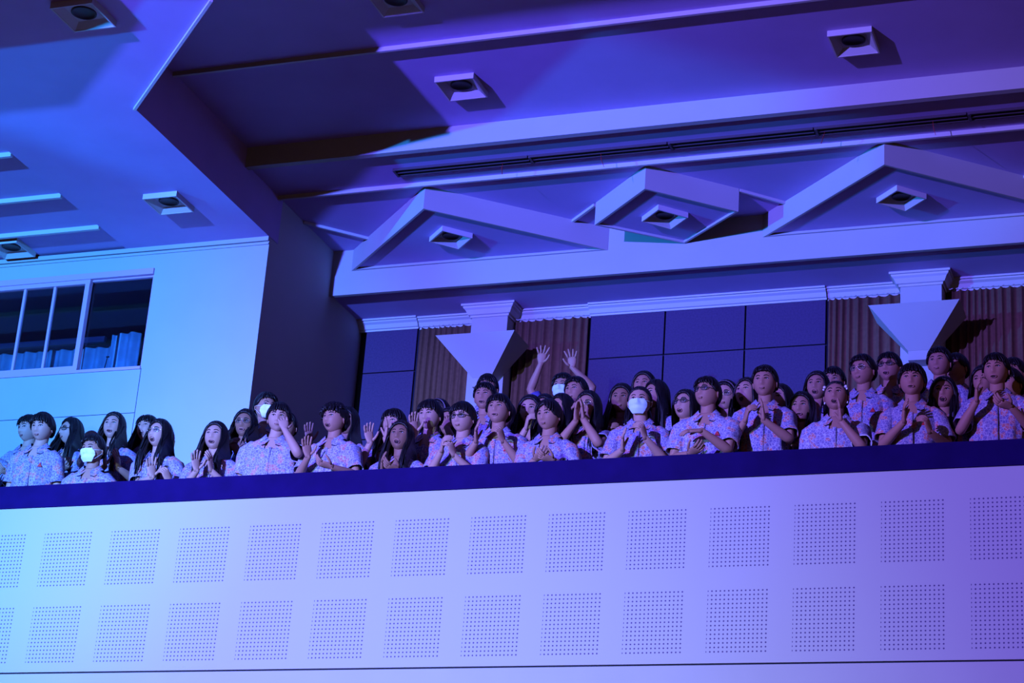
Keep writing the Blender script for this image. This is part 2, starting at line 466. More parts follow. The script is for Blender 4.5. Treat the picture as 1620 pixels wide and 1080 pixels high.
# long slot diffuser
root = empty('slot_diffuser', (-6.92, 14.82, 9.549))
xs = [0, 1.22, 2.42, 3.62, 4.82, 6.2, 7.6]
for i in range(len(xs)-1):
    a, c = xs[i]+.005, xs[i+1]-.005
    s_ = MB()
    for y0, y1 in ((-.06, -.048), (-.006, .006), (.048, .06)): s_.box(a, c, y0, y1, -.022, 0, 'dif')
    s_.box(a, c, -.048, -.006, -.004, 0, 'black'); s_.box(a, c, .006, .048, -.004, 0, 'black')
    s_.box(a, a+.02, -.06, .06, -.026, -.022, 'dif')
    s_.build('slot_section', root)
for x, ln, tw in ((.98, .10, 0), (1.84, .12, .03), (3.7, .10, -.03), (4.55, .12, .02)):
    r = MB(); r.tube([(x, 0, -.02), (x+tw*.3, -.01, -.02-ln*.5), (x+tw, .005, -.02-ln)], [(.007, .002)]*3, 'ribbon', 6)
    r.build('ribbon', root)
tag(root, 'long dark slot air diffuser with red ribbons on the ceiling', 'air vent')

# back wall
b = MB(); b.box(XW, XR, 17.03, 17.2, 5.0, 9.13, 'gap'); struct(b, 'wall_back')
b = MB()
vx = [-5.832, -5.124, -4.382, -3.654]
for x0, x1 in ((-8.07, -7.535), (vx[0], vx[1]), (vx[1], vx[2]), (vx[2], vx[3]), (-1.9, -1.2), (-1.2, -.5)):
    for z0, z1 in ((8.612, 9.10), (7.95, 8.612), (7.29, 7.95), (6.5, 7.29)):
        b.box(x0+.008, x1-.008, 17.0, 17.035, z0+.006, z1-.006, 'panel')
struct(b, 'wall_acoustic')


def crown(mb, x0, x1, ybase, k='trim', ends=True):
    # stepped cornice profile under the back ceiling
    prof = [(0, 9.03), (-.012, 9.03), (-.014, 9.045), (-.03, 9.05), (-.05, 9.085), (-.075, 9.10), (-.08, 9.112), (-.10, 9.112), (-.10, 9.128), (0, 9.128)]
    rows = [[(x, ybase+a, z) for a, z in prof] for x in (x0, x1)]
    mb.grid(rows, k, smooth=False)


b = MB(); crown(b, XW, -7.53, 17.0); crown(b, -5.835, -3.65, 17.0); crown(b, -1.9, XR, 17.0)
for x0, x1 in ((-7.53, -6.93), (-6.565, -5.835), (-3.65, -2.98), (-2.61, -1.9)): crown(b, x0, x1, 17.03)
struct(b, 'trim_13')


def column(cx, label_no):
    w = .176; yf = 16.80
    b = MB(); b.box(cx-w, cx+w, yf, 17.029, 6.38, 9.128, 'white')
    col_ = struct(b, 'wall_pier_'+label_no)
    # capital moulding wrapping three sides
    prof = [(.0, 9.01), (.012, 9.012), (.014, 9.03), (.03, 9.035), (.05, 9.075), (.066, 9.09), (.07, 9.105), (.085, 9.108), (.085, 9.127)]
    rows = []
    for d, z in prof:
        rows.append([(cx-w-d, 17.0, z), (cx-w-d, yf-d, z), (cx+w+d, yf-d, z), (cx+w+d, 17.0, z)])
    c = MB(); c.grid(rows, 'trim', closed=False, smooth=False); c.build('capital', col_)


column(-6.742, '1'); column(-2.795, '2')


def sconce(cx, label):
    root = empty('wall_sconce', (cx, 16.80, 8.357))
    tw, tb, zt = .38, .40, .335
    s_ = MB(); bw = .088
    top = [(-tw, -tb, zt), (tw, -tb, zt), (tw, 0, zt), (-tw, 0, zt)]
    bot = [(-bw, -.15, 0), (bw, -.15, 0), (bw, 0, 0), (-bw, 0, 0)]
    it = [(-tw+.02, -tb+.02, zt), (tw-.02, -tb+.02, zt), (tw-.02, -.02, zt), (-tw+.02, -.02, zt)]
    ib = [(-bw*.8, -.12, .03), (bw*.8, -.12, .03), (bw*.8, -.03, .03), (-bw*.8, -.03, .03)]
    s_.add(bot+top+it+ib, [(3, 2, 1, 0), (0, 1, 5, 4), (1, 2, 6, 5), (2, 3, 7, 6), (3, 0, 4, 7), (4, 5, 9, 8), (5, 6, 10, 9), (6, 7, 11, 10), (7, 4, 8, 11),
                           (8, 9, 13, 12), (9, 10, 14, 13), (10, 11, 15, 14), (11, 8, 12, 15), (12, 13, 14, 15)], 'white', False)
    s_.build('bowl', root)
    f = MB(); f.box(-bw, bw, -.15, 0, -.085, -.001, 'white'); f.build('base_block', root)
    tag(root, label, 'wall sconce', 'upside down pyramid sconces on the piers')


sconce(-6.715, 'pale upside-down pyramid sconce on the left pier, a raised arm beside it')
sconce(-2.79, 'pale upside-down pyramid sconce on the right pier, square foot block showing')


def curtain(x0, x1, label):
    c = MB(); n = int((x1-x0)*110); rows = []; rnd = random.Random(int(abs(x0*100)))
    ph = rnd.random()*6
    pl = [ph]
    for i in range(n+1): pl.append(pl[-1] +  2*math.pi/(8.2+2.6*math.sin(i*.07+ph)))
    for zi in range(7):
        z = 6.4+(9.025-6.4)*zi/6; a = .036+.008*(1-zi/6); dr = .004*math.sin(zi*1.7+ph)
        rows.append([(x0+(x1-x0)*i/n+dr*math.sin(i*.1), 16.982+a*(1.35*abs(math.sin(pl[i]*.5))**.7-.75)+.2*a*math.sin(pl[i]*.31+1), z) for i in range(n+1)])
    back = [[(x, y+.012, z) for x, y, z in r[::-1]] for r in rows]
    c.grid([r+bk for r, bk in zip(rows, back)], 'curtain'); o = c.build('curtain')
    nh = max(3, int((x1-x0)/.085))
    for i in range(nh):
        x = x0+(i+.5)*(x1-x0)/nh
        h = MB(); h.tube([(x-.022, 16.93, 9.024), (x, 16.925, 9.014), (x+.022, 16.93, 9.024)], [.004]*3, 'trim', 6); h.build('curtain_hook', o)
    tag(o, label, 'curtain', 'brown pleated curtains on the back wall')


curtain(-7.52, -6.93, 'brown pleated curtain left of the left pier')
curtain(-6.555, -5.85, 'brown pleated curtain right of the left pier, behind the raised arms')
curtain(-3.635, -2.98, 'dark brown pleated curtain left of the right pier')
curtain(-2.61, -1.92, 'dark brown pleated curtain right of the right pier, at the photo edge')

#PEOPLE
# ------------------------------------------------------------------ people
HA, HB, HC = .0815, .095, .107     # half width, depth, height of a head


def head_rad(z):
    # horizontal shrink of the head outline at height z, jaw width factor
    t = max(-1, min(1, z/HC))
    rho = math.sqrt(max(0, 1-t*t)) if t > 0 else max(0, 1-abs(t)**2.6)**.5
    s = 1 if t > 0 else 1-.30*abs(t)**1.7
    return rho, s


def g2(x, z, cx, cz, sx, sz): return math.exp(-((x-cx)/sx)**2-((z-cz)/sz)**2)


def bumps(x, z, mouth):
    ax = abs(x)
    d = 0
    nz = (z+.030)/.055                      # nose ridge from the brow to the tip
    if -.1 < nz < 1.1: d += .025*math.exp(-(x/(.0085+.0065*(1-nz)))**2)*max(0, 1-max(0, nz))**.85*(1 if nz > 0 else max(0, 1+nz*10))
    d += .006*g2(ax, z, .012, -.026, .006, .006)
    d -= .0105*g2(ax, z, .031, .014, .017, .011)
    d += .005*g2(ax, z, .028, .036, .022, .007)
    d += .004*g2(ax, z, .044, -.018, .018, .018)
    d += .0055*g2(x, z, 0, -.056, .022, .012)
    d += .006*g2(x, z, 0, -.094, .020, .012)
    d -= .003*g2(x, z, 0, -.073, .018, .005)
    if mouth > 0: d -= .010*g2(x, z, 0, -.060-.004*mouth, .016, .007+.010*mouth)
    return d


def face_y(x, z, mouth=0):
    rho, s = head_rad(z)
    q = rho*rho-(x/(HA*s))**2
    return -HB*math.sqrt(max(.02, q))*.98-bumps(x, z, mouth)


def rot(yaw, pitch, roll):
    return Matrix.Rotation(-yaw, 3, 'Z') @ Matrix.Rotation(roll, 3, 'Y') @ Matrix.Rotation(-pitch, 3, 'X')


def head_mesh(mb, T, skin, mouth, masked):
    rows = []
    nu, nv = 36, 30
    for i in range(nv+1):
        t = -1+2*i/nv; z = HC*math.sin(t*math.pi/2)
        z = min(max(z, -HC*.995), HC*.998)
        rho, s = head_rad(z); ring = []
        for j in range(nu):
            ph = 2*math.pi*j/nu
            # denser columns near the face middle
            ph = ph-.35*math.sin(ph)
            x = HA*s*rho*math.sin(ph); y = -HB*rho*math.cos(ph)
            f = max(0, math.cos(ph))
            if f > 0: y = y*(1-.02*f)-bumps(x, z, mouth)*min(1, f*2.2)
            elif z < 0: y *= 1-.5*(-z/HC)
            ring.append((x, y, z))
        rows.append(ring)
    mb.grid(rows, skin, T=T)
    for sx in (-1, 1):           # ears
        c = (sx*(HA+.003), .012, -.008)
        B = Matrix.Rotation(sx*.35, 3, 'Z') @ Matrix.Rotation(.15, 3, 'X')
        mb.ball(c, (.006, .017, .030), skin, 10, 8, T, B)
        mb.ball((c[0]+sx*.004, c[1]-.003, c[2]+.003), (.0045, .009, .017), 'lip' if skin != 'skin_dark' else 'skin_dark', 8, 6, T, B)
        # eyes
        ex, ez = sx*.031, .013
        ey = face_y(ex, ez, mouth)
        mb.ball((ex, ey+.0015, ez), (.0135, .0045, .0048), 'eyew', 12, 6, T)
        mb.ball((ex-.002, ey-.0022, ez+.0004), (.0054, .0025, .0050), 'iris', 10, 6, T)
        lid = [(ex+sx*u, face_y(ex+sx*u, ez+h, mouth)-.0035, ez+h) for u, h in ((-.015, -.002), (-.009, .0045), (0, .0068), (.009, .0055), (.016, .001))]
        mb.tube(lid, [.0016, .0026, .0028, .0026, .0016], 'brow', 6, T=T, round_end=False)
        br = [(sx*u, face_y(sx*u, h, mouth)-.001, h) for u, h in ((.013, .0305), (.024, .0355), (.037, .0365), (.049, .0295))]
        mb.tube(br, [.0022, .0036, .0034, .0016], 'brow', 6, T=T, round_end=False)
    if not masked:
        zc = -.057
        if mouth > 0:
            h = .005+.017*mouth; w = .022-.002*mouth
            zc = -.058-.004*mouth
            yc = face_y(0, zc, mouth)
            mb.ball((0, yc-.001, zc), (w*.92, .006, h), 'mouth', 14, 8, T)
            ring = [(w*math.cos(a), face_y(w*math.cos(a)*.9, zc+h*math.sin(a), mouth)-.0035, zc+h*math.sin(a)) for a in [2*math.pi*k/14 for k in range(15)]]
            mb.tube(ring, [.0036]*15, 'lip', 6, T=T, round_end=False)
            if mouth > .4: mb.ball((0, yc-.005, zc+h*.62), (w*.6, .002, .0032), 'teeth', 10, 6, T)
        else:
            yc = face_y(0, zc)
            mb.ball((0, yc+.001, zc+.003), (.0205, .0065, .0034), 'lip', 12, 6, T)
            mb.ball((0, yc+.0008, zc-.0042), (.0175, .007, .0040), 'lip', 12, 6, T)
            mb.tube([(-.019, face_y(.019, zc)-.0015, zc-.001), (0, yc-.0058, zc-.0006), (.019, face_y(.019, zc)-.0015, zc-.001)], [.0009, .0013, .0009], 'mouth', 5, T=T, round_end=False)


def hand_mesh(mb, wrist, d, n, right, skin, curl=.5, spread=.10, size=1.0):
    # d: finger direction, n: palm normal, right: person's right hand
    d = V(d).normalized(); n = V(n); n = (n-d*n.dot(d)).normalized()
    s = d.cross(n) if right else n.cross(d)            # thumb side
    k = size
    P = lambda a, b, c=0: wrist+d*(a*k)+s*(b*k)+n*(c*k)
    rows = []
    for a, wd, th in ((-.012, .024, .019), (.010, .028, .0165), (.035, .037, .0145), (.060, .040, .013), (.080, .038, .011), (.088, .030, .007)):
        rows.append([P(a, wd*math.cos(t), th*math.sin(t)) for t in [2*math.pi*j/12 for j in range(12)]])
    mb.grid(rows, skin)
    for i, (b, ln) in enumerate(((.0285, .064), (.0095, .072), (-.0095, .067), (-.0275, .052))):
        c = curl*(1+.12*(i-1)); sp = spread*(1.5-i)
        p = P(.078, b); dd = (d+s*sp).normalized(); pts = [p]; rr = [.0098*k]
        for q, l in enumerate((.42, .32, .26)):
            a = c*(.55 if q == 0 else .9)
            dd = (dd*math.cos(a)+n*math.sin(a)).normalized()
            nn = n
            pts.append(pts[-1]+dd*(ln*l*k*1.04)); rr.append((.0093, .0086, .0072)[q]*k)
        mb.tube(pts, rr, skin, 8)
    # thumb leaves the side of the palm near its base
    p0 = P(.012, .020, .004); d1 = (d*.55+s*.75+n*.30).normalized(); d2 = (d*.85+s*.35+n*.40*(1+curl*.5)).normalized()
    mb.tube([p0, p0+d1*.030*k, p0+d1*.040*k+d2*.018*k, p0+d1*.040*k+d2*.042*k], [.0125*k, .0105*k, .0092*k, .0072*k], skin, 8)


def arm_points(sh, target, d, pole, scale=1.0):
    up, fo = .262*scale, .235*scale
    wr = V(target)-V(d).normalized()*.052
    v = wr-sh; L = v.length
    if L > (up+fo)*.985: wr = sh+v*((up+fo)*.985/L); v = wr-sh; L = v.length
    if L < .13: wr = sh+v*(.13/max(L, .01)); v = wr-sh; L = v.length
    a = (up*up-fo*fo+L*L)/(2*L); h = math.sqrt(max(0, up*up-a*a))
    e = v.normalized(); pl = V(pole); pl = (pl-e*pl.dot(e)).normalized()
    return sh+e*a+pl*h, wr


POSE = {  # fingers, palm normal (x toward the middle of the body), curl, spread, elbow pole (x outward)
    'clap': ((.05, -.45, .85), (1, .1, .05), .28, .10, (.55, .10, -1)),
    'clapflat': ((.55, -.75, .30), (.25, .1, .95), .30, .10, (.6, .15, -1)),
    'pray': ((.10, -.15, 1), (1, -.15, 0), .10, .05, (.7, .05, -1)),
    'open': ((-.15, -.25, 1), (.75, -.55, .1), .22, .16, (.55, .05, -1)),
    'fist': ((.25, -.5, .8), (.9, .3, .1), 1.25, .03, (.5, .15, -1)),
    'cup': ((.75, -.60, .15), (.2, .25, .95), .65, .06, (.6, .2, -1)),
    'cross': ((1, -.25, -.05), (.1, .5, -.9), .35, .06, (.7, .25, -1)),
    'face': ((.35, .35, 1), (.35, 1, .1), .35, .08, (.65, -.35, -1)),
    'raise': ((.10, -.15, 1), (.1, -1, 0), .22, .30, (1, .3, -.1)),
    'low': ((.35, -.8, -.05), (.7, .1, -.5), .5, .06, (.6, .3, -1)),
    'down': ((-.02, -.12, -1), (1, .1, 0), .45, .03, (.3, 1, -.1)),
}


def hair_mesh(mb, kind, R, hc, seed, bodyyaw, shz):
    rnd = random.Random(seed)
    N, K = 72, 15
    longk = kind in ('long', 'long_fringe', 'bob', 'wavy', 'long_back')
    zend = {'long': -.36, 'long_fringe': -.34, 'bob': -.125, 'wavy': -.20, 'long_back': -.34}.get(kind, 0)
    off = {'short': .018, 'bowl': .022, 'curly': .027, 'crop': .021, 'tied': .011, 'parted': .020}.get(kind, .019)
    ph0 = rnd.random()*6
    outer, inner = [], []
    jit = [rnd.uniform(-1, 1) for _ in range(N)]
    part = rnd.choice((-.25, .25, .1))
    for j in range(N):
        ph = 2*math.pi*j/N
        a = ph if ph <= math.pi else 2*math.pi-ph      # 0 front .. pi back
        sgn = 1 if ph <= math.pi else -1
        deg = math.degrees(a)

        def lerp(tab):
            for (d0, v0), (d1, v1) in zip(tab, tab[1:]):
                if deg <= d1: return v0+(v1-v0)*(deg-d0)/(d1-d0)
            return tab[-1][1]
        if kind == 'short': th = lerp([(0, 58), (30, 60), (50, 66), (62, 84), (78, 88), (95, 92), (115, 112), (180, 122)])
        elif kind == 'crop': th = lerp([(0, 55), (35, 56), (52, 62), (64, 82), (80, 88), (98, 94), (118, 108), (180, 116)])
        elif kind == 'bowl': th = lerp([(0, 63), (40, 65), (60, 80), (80, 94), (105, 100), (125, 115), (180, 120)])
        elif kind == 'curly': th = lerp([(0, 62), (40, 66), (60, 78), (80, 88), (100, 95), (120, 116), (180, 124)])
        elif kind == 'parted': th = lerp([(0, 50), (12, 54), (35, 70), (60, 90), (80, 96), (105, 100), (125, 116), (180, 122)])
        elif kind == 'tied': th = lerp([(0, 44), (35, 50), (55, 64), (70, 84), (88, 88), (100, 94), (120, 112), (180, 120)])
        elif kind in ('long_fringe',): th = lerp([(0, 66), (32, 69), (48, 80), (56, 120), (180, 130)])
        else: th = lerp([(0, 46), (15, 47), (34, 53), (50, 68), (62, 98), (70, 125), (180, 130)])
        th += jit[j]*(3.2 if kind in ('short', 'bowl', 'curly', 'parted') else 1.5)
        long_here = longk and deg > (50 if kind != 'long_back' else 70)
        fade = 0
        if longk: fade = max(0, min(1, (deg-(54 if kind != 'long_back' else 68))/10))
        ro, ri = [], []
        for k in range(K+1):
            u = k/K
            if fade > 0:
                uu = min(1, u/.5)
            else: uu = u
            tt = math.radians(3+(min(th, 98 if fade > 0 else 180)-3)*uu)
            st, ct = math.sin(tt), math.cos(tt)
            o = off+(.006*math.sin(9*ph+ph0+2*uu)*math.sin(tt*1.5) if kind == 'curly' else .0018*math.sin(17*ph+ph0))+.0022*jit[j]*uu
            if kind == 'curly': o += .006*math.sin(7*tt+3*jit[j])*uu
            o *= (.72+.28*min(1, (1-uu)*5+.2)) if fade == 0 else 1
            x = (HA+o)*st*math.sin(ph); y = -(HB+o)*st*math.cos(ph)+.004; z = (HC+o*1.05)*ct
            if ct > 0 and kind not in ('tied',): z += .009*ct
            p = R @ V((x, y, z)); q = R @ V((x*.86, (y-.004)*.86+.004, z*.90 if ct > 0 else z))
            if fade > 0 and u > .5:
                w = (u-.5)/.5
                L = (zend+.02*jit[j]+(.03*math.sin(ph*2+ph0)))*fade + (1-fade)*(-.04)
                base = p.copy()
                dz = (L-.0)*w                                       # fall straight down
                zf = base.z+dz if base.z+dz < base.z else base.z
                drop = base.z-zf
                fw = min(1, drop/.14)
                front = deg < 92
                if kind != 'bob':
                    # below the chin the hair lies in front of or behind the shoulder
                    ty = -.118 if front else .125
                    tx = (.075+.035*abs(math.sin(a)))*sgn if front else base.x*1.0
                    if kind == 'wavy': tx += sgn*.02*math.sin(drop*40)
                    nx = base.x+(tx-base.x)*fw*.7; ny = base.y+(ty-base.y)*fw
                else:
                    nx = base.x*(1+.06*fw-.10*fw*fw); ny = base.y*(1-.04*fw)
                nx += .003*math.sin(drop*30+j)
                p = V((nx, ny, zf)); sh = .72 if not front else .80
                q = V((nx-(.016*math.sin(ph)), ny+(.016*math.cos(ph)), zf+.004))
            ro.append(hc+p); ri.append(hc+q)
        outer.append(ro); inner.append(ri)
    rows = []
    for k in range(K+1): rows.append([outer[j][k] for j in range(N)])
    for k in range(K, -1, -1): rows.append([inner[j][k] for j in range(N)])
    mb.grid(rows, 'hair')
    # loose locks: fringe tips, ends of long hair
    T = lambda p: hc+R @ V(p)
    if kind in ('short', 'crop', 'bowl', 'curly', 'long_fringe', 'parted'):
        nlk = {'short': 13, 'crop': 15, 'bowl': 15, 'curly': 17, 'long_fringe': 13, 'parted': 9}[kind]
        for i in range(nlk):
            a = math.radians(-52+104*i/(nlk-1)+rnd.uniform(-4, 4))
            if kind == 'parted' and abs(a) < .25: continue
            t0 = math.radians(34); t1 = math.radians({'short': 64, 'crop': 57, 'bowl': 67, 'curly': 68, 'long_fringe': 71, 'parted': 68}[kind]+rnd.uniform(-4, 5)+10*abs(a))
            pts = []
            for q in range(5):
                tt = t0+(t1-t0)*q/4; o = off*.9+.003
                if kind == 'curly': o += .007*math.sin(q*2.1+i)
                aa = a+.10*math.sin(q*.8+i)*(1 if kind != 'bowl' else .4)
                pts.append(((HA+o)*math.sin(tt)*math.sin(aa), -(HB+o)*math.sin(tt)*math.cos(aa)-.002, (HC+o)*math.cos(tt)))
            mb.tube(pts, [(.008, .004), (.0095, .005), (.009, .005), (.006, .004), (.0015, .0015)], 'hair', 6, T=T, round_end=False)
    if kind == 'curly':
        for i in range(26):
            a = rnd.uniform(0, 2*math.pi); tt = math.radians(rnd.uniform(8, 85)); o = .022
            c = ((HA+o)*math.sin(tt)*math.sin(a), -(HB+o)*math.sin(tt)*math.cos(a), (HC+o)*math.cos(tt))
            if a < .9 or a > 5.4:
                if tt > 1.1: continue
            mb.ball(c, (.019, .018, .013), 'hair', 8, 6, T)
    if kind in ('long', 'wavy', 'long_fringe', 'long_back'):
        for i in range(12):
            sg = -1 if i % 2 else 1; x0 = sg*rnd.uniform(.062, .092); ln = abs(zend)*rnd.uniform(.75, 1.12)
            yy = -.008-rnd.random()*.025
            st = R @ V((x0, yy, .0)); pts = []
            for q in range(6):
                w = q/5; pts.append(hc+V((st.x+sg*(.012*math.sin(w*3+i)+(.012*math.sin(w*9+i) if kind == 'wavy' else 0)), st.y+(-.124-st.y)*min(1, w*1.5)-.006*math.sin(w*3.1), st.z-(ln+.02)*w)))
            mb.tube(pts, [(.010, .006), (.012, .006), (.012, .006), (.010, .006), (.007, .004), (.0015, .0015)], 'hair', 6, round_end=False)
    if kind == 'tied':
        sg = 1
        st = hc+R @ V((.02, HB+.01, .0)); pts = [st]
        for w in (.2, .45, .7, 1): pts.append(st+V((sg*.055*w**.7, .035*math.sin(w*2.4), -.26*w)))
        mb.tube(pts, [(.022, .018), (.032, .024), (.034, .024), (.028, .02), (.006, .005)], 'hair', 10, round_end=False)


def torso_rows(w, seed, hem=-.56, dep=1.0):
    rnd = random.Random(seed); p = [rnd.random()*6 for _ in range(4)]; rows = []
    T = [(hem, .170, .118), (-.50, .168, .116), (-.44, .168, .115), (-.38, .166, .114), (-.32, .167, .114), (-.26, .170, .115), (-.20, .175, .117), (-.14, .181, .116),
         (-.09, .186, .110), (-.05, .188, .098), (-.015, .178, .086), (.012, .146, .078), (.034, .108, .070), (.052, .078, .062), (.062, .062, .058)]
    for z, rx, ry in T:
        ring = []
        fall = min(1, max(0, (-z-.06)/.3))
        for j in range(40):
            a = 2*math.pi*j/40; ca, sa = math.cos(a), math.sin(a)
            e = .84
            x = w*rx*math.copysign(abs(ca)**e, ca); y = dep*ry*math.copysign(abs(sa)**e, sa)
            f = .0035*math.sin(5*a+p[0]+z*14)+fall*(.009*math.sin(7*a+p[1]+z*5)+.006*math.sin(11*a+p[2]-z*9))+.004*math.sin(3*a+z*26+p[3])*min(1, max(0, -z/.08))
            k = 1+f/.12
            ring.append((x*k, y*k, z))
        rows.append(ring)
    return rows


def front_y(w, dep, x, z):
    T = [(-.56, .170, .118), (-.32, .167, .114), (-.20, .175, .117), (-.14, .181, .116), (-.09, .186, .110), (-.05, .188, .098), (-.015, .178, .086), (.008, .150, .078), (.026, .112, .070), (.05, .062, .058)]
    rx, ry = T[0][1:]
    for (z0, a0, b0), (z1, a1, b1) in zip(T, T[1:]):
        if z0 <= z <= z1:
            t = (z-z0)/(z1-z0); rx = a0+(a1-a0)*t; ry = b0+(b1-b0)*t
    q = 1-min(.95, abs(x/(rx*w)))**(2/.84)
    return -dep*ry*q**.42


FLOORS = ((14.12, 5.45), (14.86, 5.75), (15.55, 6.05), (99, 6.38))
nperson = 0


def person(label, px, py, y, yaw=20, pitch=5, roll=0, hair='short', mouth=0, hands=(), glasses=None, mask=None, skin='skin',
           by=None, w=1.0, dx=0.0, shirt='shirt', emblem=True, low=0.0, group='students on the balcony', band=False, clips=False, piping=False, hs=1.0):
    global nperson
    nperson += 1; seed = nperson*7+3; rnd = random.Random(seed)
    H = at(px, py, y)
    # yaw is read against the line of sight, bodies turn half as much
    az = math.degrees(math.atan2(-H.x, H.y)); yaw0 = yaw; yaw = yaw-az*.92; pitch = pitch*.8-8
    floor = next(f for yy, f in FLOORS if y < yy)
    body = math.radians(yaw0*.3-az*.45 if by is None else by-az*.45)
    RB = Matrix.Rotation(-body, 3, 'Z')
    R = rot(math.radians(yaw), math.radians(pitch), math.radians(roll))
    root = empty('person', (H.x-dx, y+.02, floor), 0)
    base = V(root.location)
    hc = H-base                                   # head centre in the thing's frame
    shz = hc.z-.212*hs                            # height of the shoulder joints
    B = lambda p: RB @ V(p)
    TB = lambda p: RB @ V(p)+V((0, 0, shz))
    RS = R*hs if False else R
    TH = lambda p: hc+R @ (V(p)*hs)
    # ---- body: head, neck, trunk, arms, hands in one mesh
    b = MB()
    head_mesh(b, TH, skin, mouth, bool(mask))
    nb = TB((0, .004, .040)); nt = hc+R @ V((0, .020, -.055)); mid = (nb+nt)/2+V((0, .004, 0))
    b.tube([nb-V((0, 0, .03)), nb, mid, nt], [.062, .054, .0515, .052], skin, 16, up=(1, 0, 0), round_end=False)
    rows = [[(x*.90, yy*.88, z-.004) for x, yy, z in r] for r in torso_rows(w, seed, -.58)]
    b.grid(rows[1:], skin, T=TB)
    sl = MB(); side_done = {}
    hd = {h[0]: h for h in hands}
    for s_, nm in ((-1, 'L'), (1, 'R')):
        h = hd.get(nm)
        sh = TB((s_*.158*w, .004, -.032))
        if h:
            pose = POSE[h[3]]; dy = h[4] if len(h) > 4 else .24
            tgt = at(h[1], h[2], y-dy)-base
            m = lambda v: B((-s_*v[0], v[1], v[2]))
            d = m(pose[0]); n = m(pose[1]); pole = B((s_*pose[4][0], pose[4][1], pose[4][2]))
            el, wr = arm_points(sh, tgt, d, pole)
            curl, spr = pose[2], pose[3]
        else:
            pose = POSE['down']; d = B((0, -.12, -1)); n = B((-s_, 0, 0))
            tgt = sh+B((s_*.07, -.05, -.54)); el, wr = arm_points(sh, tgt, d, B((s_*.3, 1, 0))); curl, spr = .45, .03
        ua = el-sh; fa = wr-el
        aw = .9+.1*w
        b.tube([sh-ua*.05, sh+ua*.25, sh+ua*.6, sh+ua*.92, el, el+fa*.12, el+fa*.35, el+fa*.7, wr], [.043*aw, .044*aw, .039*aw, .034*aw, .0345*aw, .0365*aw, .036*aw, .028*aw, (.0235, .021)], skin, 12)
        hand_mesh(b, wr+V(d).normalized()*.006, d, n, s_ < 0, skin, curl+rnd.uniform(-.06, .06), spr)
        side_done[nm] = (sh, el, wr, d)
        # sleeve: wide short tube with an open, turned-in hem
        e1 = sh+ua*.80; dd = ua.normalized()
        inner = TB((s_*.085*w, .006, -.035))
        ups = B((0, -1, 0))
        ph = rnd.random()*6
        pts = [inner, TB((s_*.13*w, .004, -.030)), sh+ua*.10+V((0, 0, -.004)), sh+ua*.28, sh+ua*.46, sh+ua*.64, e1]
        rad = [.060, .068, .072, .070, .0665, .0655, .068]
        prev = None; rr = []
        for i, p in enumerate(pts):
            q = (pts[min(i+1, 6)]-pts[max(i-1, 0)]).normalized()
            if prev is None: prev = ups
            x = (prev-q*prev.dot(q)).normalized(); yv = q.cross(x); prev = x
            rr.append([p+(x*math.cos(t)+yv*math.sin(t))*rad[i]*(.92+.08*w)*(1+(.05*math.sin(3*t+ph+i)+.035*math.sin(7*t+ph*2-i*1.3))*min(1, i/3)) for t in [2*math.pi*k/24 for k in range(24)]])
        last = rr[-1]; cen = e1
        rr.append([cen+(v-cen)*.93 for v in last]); rr.append([cen-dd*.03+(v-cen)*.90 for v in last])
        sl.grid(rr, shirt, caps=(True, False))
        if piping:
            sl.tube([cen+(v-cen)*1.015 for v in last]+[cen+(last[0]-cen)*1.015], [.004]*25, 'piping', 6, round_end=False)
    b.build('body', root)
    # ---- shirt with sleeves, collar, placket
    rows = torso_rows(w, seed)
    sl.grid(rows[:-1], shirt, caps=(False, False), T=TB, skip=lambda i, j: i >= 9 and (29-(i > 10) <= j < 31+(i > 10)))
    # collar band and two pointed leaves
    n = 28; ring_in, ring_top, ring_out, ring_out2 = [], [], [], []
    for i in range(n+1):
        q = i/n; a = math.radians(-90+15+330*q)        # open at the front (-y)
        f = max(0, -math.sin(a))**1.5                  # 1 at the front
        ca, sa = math.cos(a), math.sin(a)
        pt = math.exp(-((q-.045)/.06)**2)+math.exp(-((q-.955)/.06)**2)
        sx = 1 if ca > 0 else -1
        ring_in.append((.060*ca, .058*sa+.004, .060-.050*f))
        ring_top.append((.065*ca, .066*sa+.004, .100-.070*f))
        ring_out.append(((.104-.010*f)*ca+sx*.030*pt, (.088+.016*f)*sa-.006*pt, .058-.058*f-.034*pt))
        ring_out2.append(((.098-.010*f)*ca+sx*.028*pt, (.080+.016*f)*sa-.002*pt, .054-.058*f-.034*pt))
    sl.grid([ring_in, ring_top], 'trouser', closed=False, T=TB)
    sl.grid([ring_top, ring_out], shirt, closed=False, T=TB)
    sl.grid([ring_out, ring_out2], 'trouser', closed=False, T=TB)
    pl = []
    for z in (-.04, -.1, -.2, -.32, -.44, -.54):
        fy = front_y(w, 1, 0, z)-.010
        pl.append([(-.013, fy+.004, z), (-.012, fy, z), (.012, fy-.001, z), (.0145, fy+.006, z)])
    sl.grid(pl, shirt, closed=False, T=TB)
    so = sl.build('shirt', root)
    if emblem:
        e = MB(); cx, cz = .088*w, -.125; fy = front_y(w, 1, cx, cz)-.012
        e.add([TB(q) for q in ((cx-.019, fy, cz-.015), (cx+.019, fy+.005, cz-.015), (cx+.002, fy+.005, cz+.022), (cx-.019, fy+.003, cz-.015), (cx+.019, fy+.008, cz-.015), (cx+.002, fy+.008, cz+.022))],
              [(0, 1, 2), (5, 4, 3), (0, 3, 4, 1), (1, 4, 5, 2), (2, 5, 3, 0)], 'emblem', False)
        e.build('emblem', so)
    # ---- hair
    hm = MB(); hair_mesh(hm, hair, R*hs, hc, seed, body, shz); ho = hm.build('hair', root)
